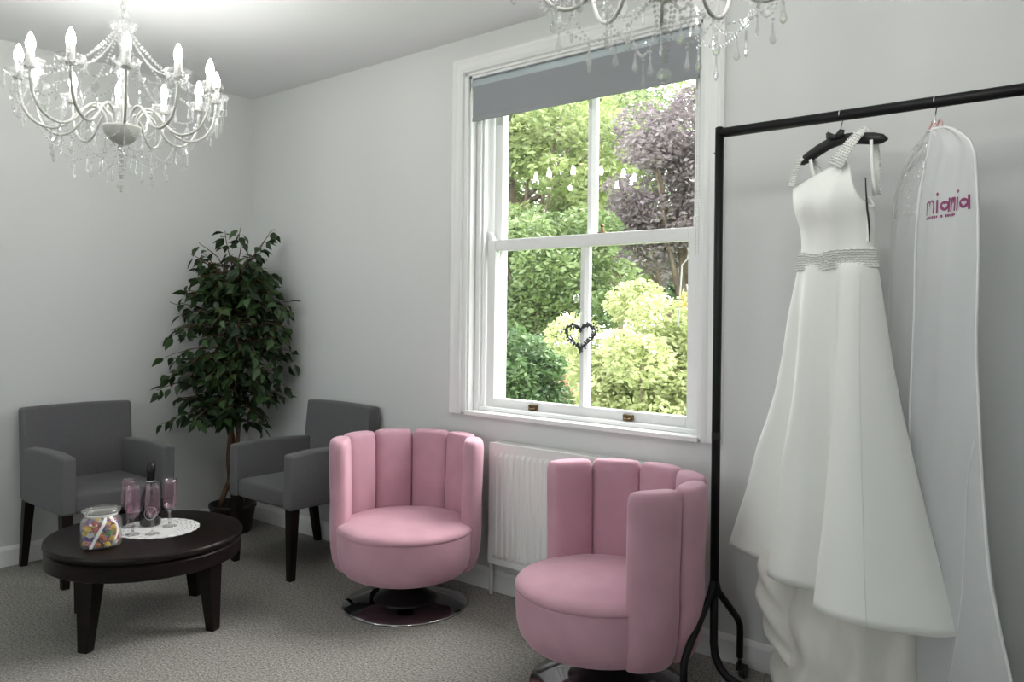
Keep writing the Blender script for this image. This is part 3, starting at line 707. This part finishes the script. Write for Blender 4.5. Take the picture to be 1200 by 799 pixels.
    st_mid = strand(sag((.222*cos(h), -.222*sin(h), Z(1.985)), (.222*cos(h), .222*sin(h), Z(1.985)), .045), .0045).obj('bead_strand', 'crystal', T)
    first = {id(q): True for q in ()}
    seen = set()
    def put(o, loc_, rz_, name):
        if o.name in seen: c = part(o, name, T)
        else: seen.add(o.name); c = o
        c.location = loc_; c.rotation_euler = (0, 0, rz_); return c
    for k in range(12):
        a = R(2 + 30*k) + math.atan2(CAM.y - loc[1], CAM.x - loc[0]); ca, sa = cos(a), sin(a)
        put(arm, (0, 0, 0), a, 'arm')
        for o, nm in ((cup, 'candle_cup'), (dish, 'drip_dish'), (slv, 'candle_sleeve'), (blb, 'bulb')): put(o, (.320*ca, .320*sa, Z(2.146)), a, nm)
        put(st_top, (0, 0, 0), a, 'bead_strand'); put(st_rim, (0, 0, 0), a + h, 'bead_strand'); put(st_mid, (0, 0, 0), a + h, 'bead_strand'); put(st_rim2, (0, 0, 0), a + h, 'bead_strand')
        if k % 2 == 0: put(st_low, (0, 0, 0), a + h, 'bead_strand')
        for q in range(4):
            b = a + 2*pi*q/4 + .4; put(drop if q % 2 else icicle, (.320*ca + .043*cos(b), .320*sa + .043*sin(b), Z(2.146) + .016), b, 'crystal_drop')
        a2 = a + h
        put(drop, (.325*cos(a2), .325*sin(a2), Z(2.042)), a2, 'crystal_drop'); put(icicle, (.335*cos(a + h*.45), .335*sin(a + h*.45), Z(2.085)), a2, 'crystal_icicle'); put(icicle, (.335*cos(a - h*.45), .335*sin(a - h*.45), Z(2.085)), a2, 'crystal_icicle')
        put(leafc, (.345*cos(a2), .345*sin(a2), Z(2.100)), a2 + pi/2, 'crystal_leaf')
        put(icicle, (.222*cos(a), .222*sin(a), Z(1.974)), a, 'crystal_icicle')
        put(drop, (.222*cos(a2), .222*sin(a2), Z(1.928)), a2, 'crystal_drop')
        if k % 2 == 0: put(icicle, (.155*cos(a2), .155*sin(a2), Z(1.884)), a2, 'crystal_icicle'); put(drop, (.100*cos(a2), .100*sin(a2), Z(1.882)), a2, 'crystal_drop')
    strand([(0, 0, Z(1.955)), (0, 0, Z(1.83))], .008).obj('bead_strand', 'crystal', T)
    for k in range(4):
        b = k*pi/2; strand(sag((.026*cos(b), .026*sin(b), Z(1.963)), (.006*cos(b), .006*sin(b), Z(1.835)), .0), .0045).obj('bead_strand', 'crystal', T)
    m = MB().ball((0, 0, Z(1.81)), .015, 10, 6); m.octa((0, 0, Z(1.790)), .006); m.obj('finial_ball', 'crystal', T)
    return T
chandelier((1.426, -1.505, H), 'lit crystal chandelier near the corner with the ficus tree')
chandelier((3.880, -1.418, H), 'lit crystal chandelier near the clothes rack and window', .024)

# ------------------------------------------------------------------ clothes rack
RX, RY, RZ = 3.503, -.338, 2.018
K = thing('clothes_rack', 'black metal clothes rack holding the wedding dress', 'rack', (RX, RY, 0))
LEN = 1.75
for x in (0, LEN):
    MB().tube([(x, 0, .36), (x, 0, RZ+.018)], .0155, 16).obj('post', 'blackmetal', K, True)
    MB().lathe([(.0163, .925), (.0163, .95)], 16, x, 0).obj('collar', 'blackplastic', K)
    for s in (-1, 1):
        MB().tube([(x, s*.008, .42), (x, s*.03, .375), (x, s*.195, .235), (x, s*.222, .20), (x, s*.225, .165), (x, s*.225, .075)], .0125, 12).obj('foot_tube', 'blackmetal', K, True)
        c = MB().tube([(x, s*.225, .058), (x, s*.225, .085)], .008, 8).obj('caster', 'chrome', K, True)
        MB().tube([(x+.004, s*.225, .027), (x+.028, s*.225, .027)], .026, 18).obj('wheel', 'blackplastic', c, False, bevel=.004)
        MB().rings([[(x+dx, s*.225 - .02, .03), (x+dx, s*.225 - .018, .055), (x+dx, s*.225, .062), (x+dx, s*.225 + .018, .052), (x+dx, s*.225 + .012, .03)] for dx in (-.006, .002)]).obj('caster_fork', 'blackplastic', c)
bp = [(0, 0, .40)] + [(0, 0, .30), (0, 0, .20), (.006, 0, .155), (.025, 0, .118), (.055, 0, .09), (.095, 0, .077), (.14, 0, .075)]
MB().tube(bp + [(LEN-.14, 0, .075)] + [(LEN - p[0], 0, p[2]) for p in bp[::-1][1:]], .0145, 14).obj('base_tube', 'blackmetal', K, True)
MB().tube([(0.0, 0, RZ), (LEN, 0, RZ)], .0175, 18).obj('rail', 'blackmetal', K, True)
MB().ball((0, 0, RZ+.018), .0155, 12, 6, .35).obj('end_cap', 'blackplastic', K, True)
o = MB().tube([(-.010, -.012, RZ-.072), (-.014, -.0135, RZ-.072)], .004, 8).obj('push_button', 'chrome', K)

# ------------------------------------------------------------------ hangers, wedding dress
HA = R(-20)
HO = Vector((3.923, RY, 0))
def hookpts(zr, top): return [(0, 0, zr), (0, 0, top-.045), (0, .010, top-.028), (0, .022, top-.010), (0, .020, top+.010), (0, .004, top+.0195), (0, -.014, top+.014), (0, -.0205, top-.004)]
Hg = thing('padded_hanger', 'black padded satin hanger hooked on the rack rail holding the dress', 'hanger', (HO.x, HO.y, 0), HA)
MB().tube(hookpts(1.945, RZ), .0022, 8).obj('hook', 'steel', Hg, True).rotation_euler = (0, 0, -HA - R(0))
cp = [(-.168, 1.888), (-.15, 1.893), (-.12, 1.905), (-.08, 1.922), (-.04, 1.935), (0, 1.940), (.04, 1.937), (.08, 1.930), (.12, 1.922), (.15, 1.916), (.168, 1.912)]
MB().tube([(x, 0, z) for x, z in cp], [.004, .014, .018, .0185, .018, .017, .018, .0185, .019, .015, .004], 14).obj('padded_arms', 'blackfab', Hg, True)
m = MB()
for s in (-1, 1): m.rings([[(0, -.02, 1.944), (0, -.018, 1.952), (0, -.028, 1.952), (0, -.03, 1.944)], [(s*.022, -.022, 1.938), (s*.026, -.02, 1.966), (s*.022, -.034, 1.966), (s*.018, -.034, 1.938)], [(s*.032, -.026, 1.946), (s*.034, -.024, 1.962), (s*.033, -.03, 1.962), (s*.032, -.03, 1.946)]])
m.ball((0, -.026, 1.948), .008, 8, 5).obj('bow', 'blackfab', Hg, True)

DR = thing('wedding_dress', 'ivory satin wedding gown with beaded belt hanging on the rack', 'dress', (HO.x, HO.y, 0), HA)
# local frame: x across, -y is the front of the gown
Lx = [(.30, -.53), (.50, -.455), (.62, -.41), (.745, -.362), (.90, -.318), (1.0, -.276), (1.1, -.240), (1.22, -.212), (1.37, -.188), (1.485, -.160), (1.56, -.143), (1.62, -.135)]
Rx = [(.30, .46), (.50, .395), (.62, .352), (.745, .315), (.90, .270), (1.0, .243), (1.1, .216), (1.22, .190), (1.37, .163), (1.485, .143), (1.56, .126), (1.62, .120)]
Fy = [(.30, .20), (.50, .17), (.75, .15), (1.0, .125), (1.22, .105), (1.37, .09), (1.50, .08), (1.58, .072)]
PLAN = [(-1, 0), (-.97, .035), (-.88, .06), (-.74, .065), (-.55, .05), (-.36, .025), (-.24, .02), (-.22, .035), (-.27, .08), (-.305, .125), (-.27, .15), (-.16, .155), (-.03, .14), (.10, .10), (.22, .06), (.32, .05), (.335, .07), (.295, .13), (.265, .19), (.29, .22), (.37, .23), (.52, .22), (.66, .19), (.80, .14), (.9, .095), (.97, .05), (1, 0)]
def crom(pts, n):
    out = []
    for i in range(len(pts)-1):
        p0, p1, p2, p3 = pts[max(i-1, 0)], pts[i], pts[i+1], pts[min(i+2, len(pts)-1)]
        for k in range(n):
            t = k/n; out.append(tuple(.5*(2*p1[q] + (p2[q]-p0[q])*t + (2*p0[q]-5*p1[q]+4*p2[q]-p3[q])*t*t + (3*p1[q]-p0[q]-3*p2[q]+p3[q])*t**3) for q in (0, 1)))
    return out + [pts[-1]]
FRONT = crom(PLAN, 6); NF = len(FRONT); NBK = 60; NS = NF + NBK
def skirt_ring(t):
    """t: 0 at the belt .. 1 at the hem; overlapping pleats open towards the hem"""
    ring = []; g = min(1, .10 + .90*t**.85) if t > 0 else 0
    for k, (xh, yh) in enumerate(FRONT):
        xw = -cos(pi*k/(NF-1)); yw = .074*sin(pi*k/(NF-1))
        xn = xw + (xh - xw)*g
        hem = .530 - .028*(xn + 1); z = 1.545 + (hem - 1.545)*t
        l = interp(Lx, z); r = interp(Rx, z)
        ring.append(((l + r)/2 + xn*(r - l)/2, -(yw + (yh - yw)*g**1.25), z))
    for k in range(NBK):
        a = pi*(k + 1)/(NBK + 1); c, s = cos(a), sin(a)
        hem = .530 - .028*(c + 1) - .13*s*max(0, min(1, (c + .35)/.8)); z = 1.545 + (hem - 1.545)*t
        l = interp(Lx, z); r = interp(Rx, z)
        ring.append(((l + r)/2 + c*(r - l)/2, s*(.05 + .06*t) + .018*t*sin(c*9)*s, z))
    return ring
rows = [skirt_ring(i/46) for i in range(47)]
MB().rings(rows, False, False).obj('skirt', 'satin', DR, True, solid=.004)
# seams of the skirt panels
pts = [(rows[i][132][0], rows[i][132][1]-.003, rows[i][132][2]) for i in range(2, 47)]
MB().tube(pts, .0009, 5).obj('seam', 'lining', DR, True)
# hanging train and lining below the hem
rs = []
for i in range(34):
    t = i/33; z = .80 - .745*t; ring = []
    for j in range(90):
        u = 2*pi*j/90; c, s = cos(u), sin(u)
        wl = -.20 - .04*t + .025*sin(z*26 + 1)*t; wr = .24 + .04*t
        x = (wl + wr)/2 + c*(wr - wl)/2; y = .02 + s*(.085 + .03*t) + .018*sin(c*8 + z*3) + .010*sin(c*17 - z*14)*t + .008*sin(z*38 + c*5)*t
        ring.append((x, y, z + .02*sin(c*5)*t))
    rs.append(ring)
MB().rings(rs, False, False).obj('train', 'lining', DR, True, solid=.004)
# bunched lobe of the train on the window side
rs = []
for i in range(22):
    t = i/21; z = .56 - .40*t; ring = []
    for j in range(40):
        u = 2*pi*j/40; c, s = cos(u), sin(u); k = sin(pi*min(.12 + t*.88, 1))**.45
        x = -.215 + .09*t*t + c*.085*k + .006*sin(z*60) * (c < 0); y = -.02 + s*.075*k + .006*sin(z*50 + c*4)
        ring.append((x, y, z))
    rs.append(ring)
MB().rings(rs).obj('train_fold', 'lining', DR, True)
# bodice
ztop_f = [(-.178, 1.818), (-.155, 1.800), (-.125, 1.800), (-.08, 1.815), (-.03, 1.833), (.02, 1.852), (.045, 1.862), (.062, 1.852), (.080, 1.80), (.098, 1.75), (.118, 1.715)]
ztop_b = [(-.178, 1.818), (-.15, 1.826), (-.1, 1.80), (0, 1.76), (.08, 1.75), (.118, 1.715)]
BL = [(1.545, -.146), (1.60, -.137), (1.66, -.140), (1.72, -.158), (1.78, -.172), (1.83, -.180)]
BR = [(1.545, .128), (1.60, .121), (1.66, .119), (1.72, .119), (1.78, .119), (1.87, .119)]
rs = []; NB_ = 72
for i in range(25):
    t = i/24; ring = []
    for j in range(NB_):
        u = 2*pi*j/NB_; c, s = cos(u), sin(u)
        xn = -.029 + c*.1485
        zt = interp(ztop_f if s < 0 else ztop_b, xn)
        z = 1.54 + (zt - 1.54)*t
        l = interp(BL, z); r = interp(BR, z); x = (l + r)/2 + c*(r - l)/2
        bust = .062 + .034*math.exp(-((z - 1.73)/.07)**2)
        y = s*(bust if s < 0 else .052) - (.016*math.exp(-((x - .035)/.028)**2)*sin(pi*t) if s < 0 else 0) + (.010*math.exp(-((x + .045)/.014)**2)*sin(pi*t)**2 if s < 0 else 0)
        if s < 0 and z > 1.78: y *= 1 - .25*(z - 1.78)/.08
        ring.append((x, y, z))
    rs.append(ring)
MB().rings(rs, False, False).obj('bodice', 'satin', DR, True, solid=.004)
# beaded belt: rows of beads over a band
m = MB(); band = []
for k in range(8):
    z = 1.522 + k*.0078; ring = []
    for j in range(110):
        u = 2*pi*j/110; c, s = cos(u), sin(u); dip = -.010*math.exp(-((c + .15)/.3)**2) if s < 0 else 0
        l = interp(Lx, z) - .003; r = interp(Rx, z) + .003
        x = (l + r)/2 + c*(r-l)/2; y = s*(.078 if s < 0 else .052)
        zz = z + dip + .0012*sin(j*2.1 + k)
        m.octa((x, y, zz), rnd(.0042, .0058))
        ring.append((x*.985, y*.96, z + dip))
    band.append(ring)
MB().rings(band, False, False).obj('belt_band', 'satin', DR, True)
m.obj('belt_beads', 'bead', DR)['kind'] = 'stuff'
def strap(pts, wd_, name, beads):
    pts = [Vector(p) for p in pts]; rs = []
    for i, p in enumerate(pts):
        t = (pts[min(i+1, len(pts)-1)] - pts[max(i-1, 0)]).normalized(); sd = t.cross(Vector((0, 1, 0)))
        sd = sd.normalized() if sd.length > .2 else Vector((1, 0, 0))
        w_ = wd_[i]; rs.append([p - sd*w_/2, p + sd*w_/2])
    o = MB().rings(rs, False, False, False).obj(name, 'satin', DR, True, solid=.003)
    if beads:
        m_ = MB()
        for i in range(len(pts)-1):
            n_ = max(1, int((pts[i+1]-pts[i]).length/.0075))
            for q in range(n_):
                a = [rs[i][k].lerp(rs[i+1][k], q/n_) for k in (0, 1)]; nw = max(2, int((a[1]-a[0]).length/.0085))
                for e in range(nw+1): m_.octa(a[0].lerp(a[1], e/nw) + Vector((0, -.003 if pts[i].y < 0 else .003, 0)), .0052)
        b = m_.obj('strap_beads', 'bead', o); b['kind'] = 'stuff'
    return o
strap([(.036, -.068, 1.845), (.052, -.058, 1.875), (.070, -.042, 1.910), (.085, -.026, 1.938), (.092, 0, 1.954), (.098, .026, 1.938), (.102, .035, 1.89), (.102, .04, 1.84), (.100, .043, 1.75)], [.052, .044, .034, .028, .024, .024, .022, .022, .026], 'beaded_strap', True)
strap([(-.150, -.050, 1.806), (-.147, -.040, 1.85), (-.143, -.024, 1.890), (-.138, 0, 1.912), (-.130, .024, 1.895), (-.112, .036, 1.86), (-.096, .044, 1.80)], [.016, .015, .016, .017, .016, .016, .018], 'narrow_strap', True)
strap([(-.105, -.015, 1.892), (-.098, -.012, 1.85), (-.085, -.006, 1.80)], [.012, .012, .014], 'hanging_loop', False)
strap([(.125, -.018, 1.915), (.128, -.018, 1.85), (.134, -.016, 1.78), (.138, -.01, 1.74)], [.010, .010, .009, .008], 'hanging_loop', False)
MB().tube([(.108, -.02, 1.80), (.116, -.028, 1.76), (.124, -.032, 1.70), (.130, -.032, 1.66), (.132, -.03, 1.60)], [.0022, .0022, .0032, .003, .0012], 6).obj('black_tag_cord', 'blackfab', DR, True)
MB().box(.120, .128, -.030, -.027, 1.60, 1.69).obj('swing_tag', 'cord', DR)

# ------------------------------------------------------------------ garment bag
BA = R(-45); BO = Vector((4.2, RY, 0))
HB = thing('garment_hanger', 'steel hook hanger with pink loops inside the white garment bag', 'hanger', (BO.x, BO.y, 0), BA)
MB().tube(hookpts(1.90, RZ), .0022, 8).obj('hook', 'steel', HB, True).rotation_euler = (0, 0, -BA)
MB().tube([(-.14, 0, 1.835), (-.07, 0, 1.875), (0, 0, 1.895), (.08, 0, 1.880), (.14, 0, 1.855)], [.006, .010, .011, .010, .006], 10).obj('hanger_arms', 'bagseam', HB, True)
for x, dx in ((-.008, -.018), (.026, .016)):
    MB().tube([(x-.014, -.004, 1.90), (x-.010, -.006, 1.942), (x+.004, -.006, 1.958), (x+.016, -.006, 1.948), (x+.020, -.004, 1.905)], .0034, 7).obj('pink_loop', 'pinkloop', HB, True)
GB = thing('garment_bag', 'translucent white bridal garment bag with plum lettering on the rack', 'garment bag', (BO.x, BO.y, 0), BA)
GL = [(.06, -.30), (.42, -.27), (.836, -.245), (1.287, -.243), (1.653, -.226), (1.76, -.205), (1.84, -.165), (1.885, -.115), (1.915, -.055), (1.930, -.012)]
GR = [(.06, .40), (.42, .335), (.66, .268), (.93, .228), (1.30, .197), (1.826, .184), (1.862, .168), (1.890, .138), (1.915, .095), (1.930, .055)]
def bagpt(q, z, front=True, off=0):
    l = interp(GL, z); r = interp(GR, z); x = l + (r - l)*q
    th = .020 + .022*max(0, min(1, (1.93 - z)/.4)); k = sqrt(max(0, 1 - (2*q - 1)**2))
    low = max(0, (1.0 - z))
    y = (-th if front else th*.8)*k + (.006*sin(q*13 + z*5) + .004*sin(q*29 - z*9)) + .030*low*sin(q*8 + 1.0)
    return (x, y + (-off if front else off), z)
zs = [1.930, 1.925, 1.915, 1.900, 1.885, 1.862, 1.84, 1.826, 1.79, 1.76, 1.72, 1.685] + [1.65 - .0477*i for i in range(34)]
def panel(q0, q1, z_lo, z_hi, nq, front=True):
    zz = [z for z in zs if z_lo - 1e-6 <= z <= z_hi + 1e-6]
    return MB().rings([[bagpt(q0 + (q1-q0)*j/nq, z, front) for j in range(nq+1)] for z in zz], False, False, False)
ZIP = .47
panel(ZIP, 1, 0, 2, 20).obj('front_panel', 'bag', GB, True)
panel(0, ZIP, 0, 1.685, 18).obj('sheer_panel', 'bagside', GB, True)
panel(0, .10, 1.685, 2, 4).obj('shoulder_panel', 'bag', GB, True)
panel(.10, .40, 1.685, 1.90, 12).obj('clear_window', 'bagclear', GB, True)
panel(.10, .40, 1.90, 2, 6).obj('shoulder_panel', 'bag', GB, True)
panel(.40, ZIP, 1.685, 2, 4).obj('shoulder_panel', 'bag', GB, True)
panel(0, 1, 0, 2, 30, False).obj('back_panel', 'bagside', GB, True)
MB().tube([bagpt(ZIP, z, True, .002) for z in zs], .0035, 6).obj('zip', 'bagseam', GB, True)
MB().tube([bagpt(.0, z) for z in zs[::-1]] + [bagpt(q/8, 1.930) for q in range(1, 8)] + [bagpt(1, z) for z in zs], .0042, 6).obj('binding', 'bagseam', GB, True)
MB().tube([bagpt(min(1, 1 - .40*((1.06 - z)/.95)), z, True, .001) for z in zs if z < 1.06], .0016, 5).obj('fold_seam', 'bagseam', GB, True)
x, y, z = bagpt(ZIP, 1.84, True, .006); MB().box(x-.004, x+.004, y-.003, y+.001, z-.022, z).obj('zip_pull', 'steel', GB, bevel=.001)
# lettering: mia mia, hand-drawn strokes with heart-shaped counters
LZ, LH, LX0 = 1.672, .046, .016
def onbag(x, z):
    l = interp(GL, z); r = interp(GR, z); return Vector(bagpt((x - l)/(r - l), z, True, .0022))
def ink(pts, wd_, m_):
    P2 = [Vector((p[0], p[1])) for p in pts]; rs_ = []
    for i, p in enumerate(P2):
        t = (P2[min(i+1, len(P2)-1)] - P2[max(i-1, 0)]).normalized(); nrm = Vector((-t.y, t.x))*wd_/2
        rs_.append([onbag(*(p - nrm)), onbag(*(p + nrm))])
    m_.rings(rs_, False, False, False)
def letter_m(x, w_, m_):
    h_ = LH*.85; a = w_/2
    ink([(x, LZ), (x, LZ + h_)], .005, m_)
    for k in range(2):
        x0 = x + a*k
        ink([(x0, LZ + h_*.62)] + [(x0 + a/2 - a/2*cos(t), LZ + h_*.62 + h_*.38*sin(t)) for t in [pi*i/10 for i in range(1, 10)]] + [(x0 + a, LZ + h_*.6)] + ([(x0 + a, LZ)] if k else []), .0055, m_)
def letter_i(x, m_):
    ink([(x, LZ), (x, LZ + LH*.85)], .005, m_)
    d = .0048; c = LZ + LH*1.2; ink([(x, c - d*1.4), (x, c)], .001, m_); 
    q = [onbag(x, c - d*1.5), onbag(x + d, c), onbag(x, c + d*1.5), onbag(x - d, c)]; m_.add(q, [(0, 1, 2, 3)])
def letter_a(x, w_, m_):
    cx_, cz = x + w_/2, LZ + LH*.42; R_ = w_/2; out = []; inn = []
    for i in range(33):
        t = 2*pi*i/32; out.append((cx_ + R_*sin(t), cz + R_*1.12*cos(t)*LH/.046))
        hx = 16*sin(t)**3; hz = 13*cos(t) - 5*cos(2*t) - 2*cos(3*t) - cos(4*t); inn.append((cx_ + hx/16*R_*.55, cz + hz/16*R_*.62))
    m_.rings([[onbag(*a), onbag(*b)] for a, b in zip(out, inn)], False, False, False)
    ink([(x + w_, LZ), (x + w_, LZ + LH*.9)], .006, m_)
m = MB(); letter_m(LX0, .047, m); letter_i(LX0+.058, m); letter_a(LX0+.066, .026, m); letter_m(LX0+.100, .014, m); letter_i(LX0+.124, m); letter_a(LX0+.131, .026, m)
x = LX0 - .001                                            # line of small capitals under the name, too small to read
for k in range(19):
    w_ = rnd(.0035, .006)
    if k not in (10, 12): ink([(x, LZ-.010), (x + w_, LZ-.010)], .0075 if k % 3 else .006, m)
    x += w_ + .0014
o = m.obj('lettering', 'logo', GB); o['label'] = 'plum mia mia lettering'
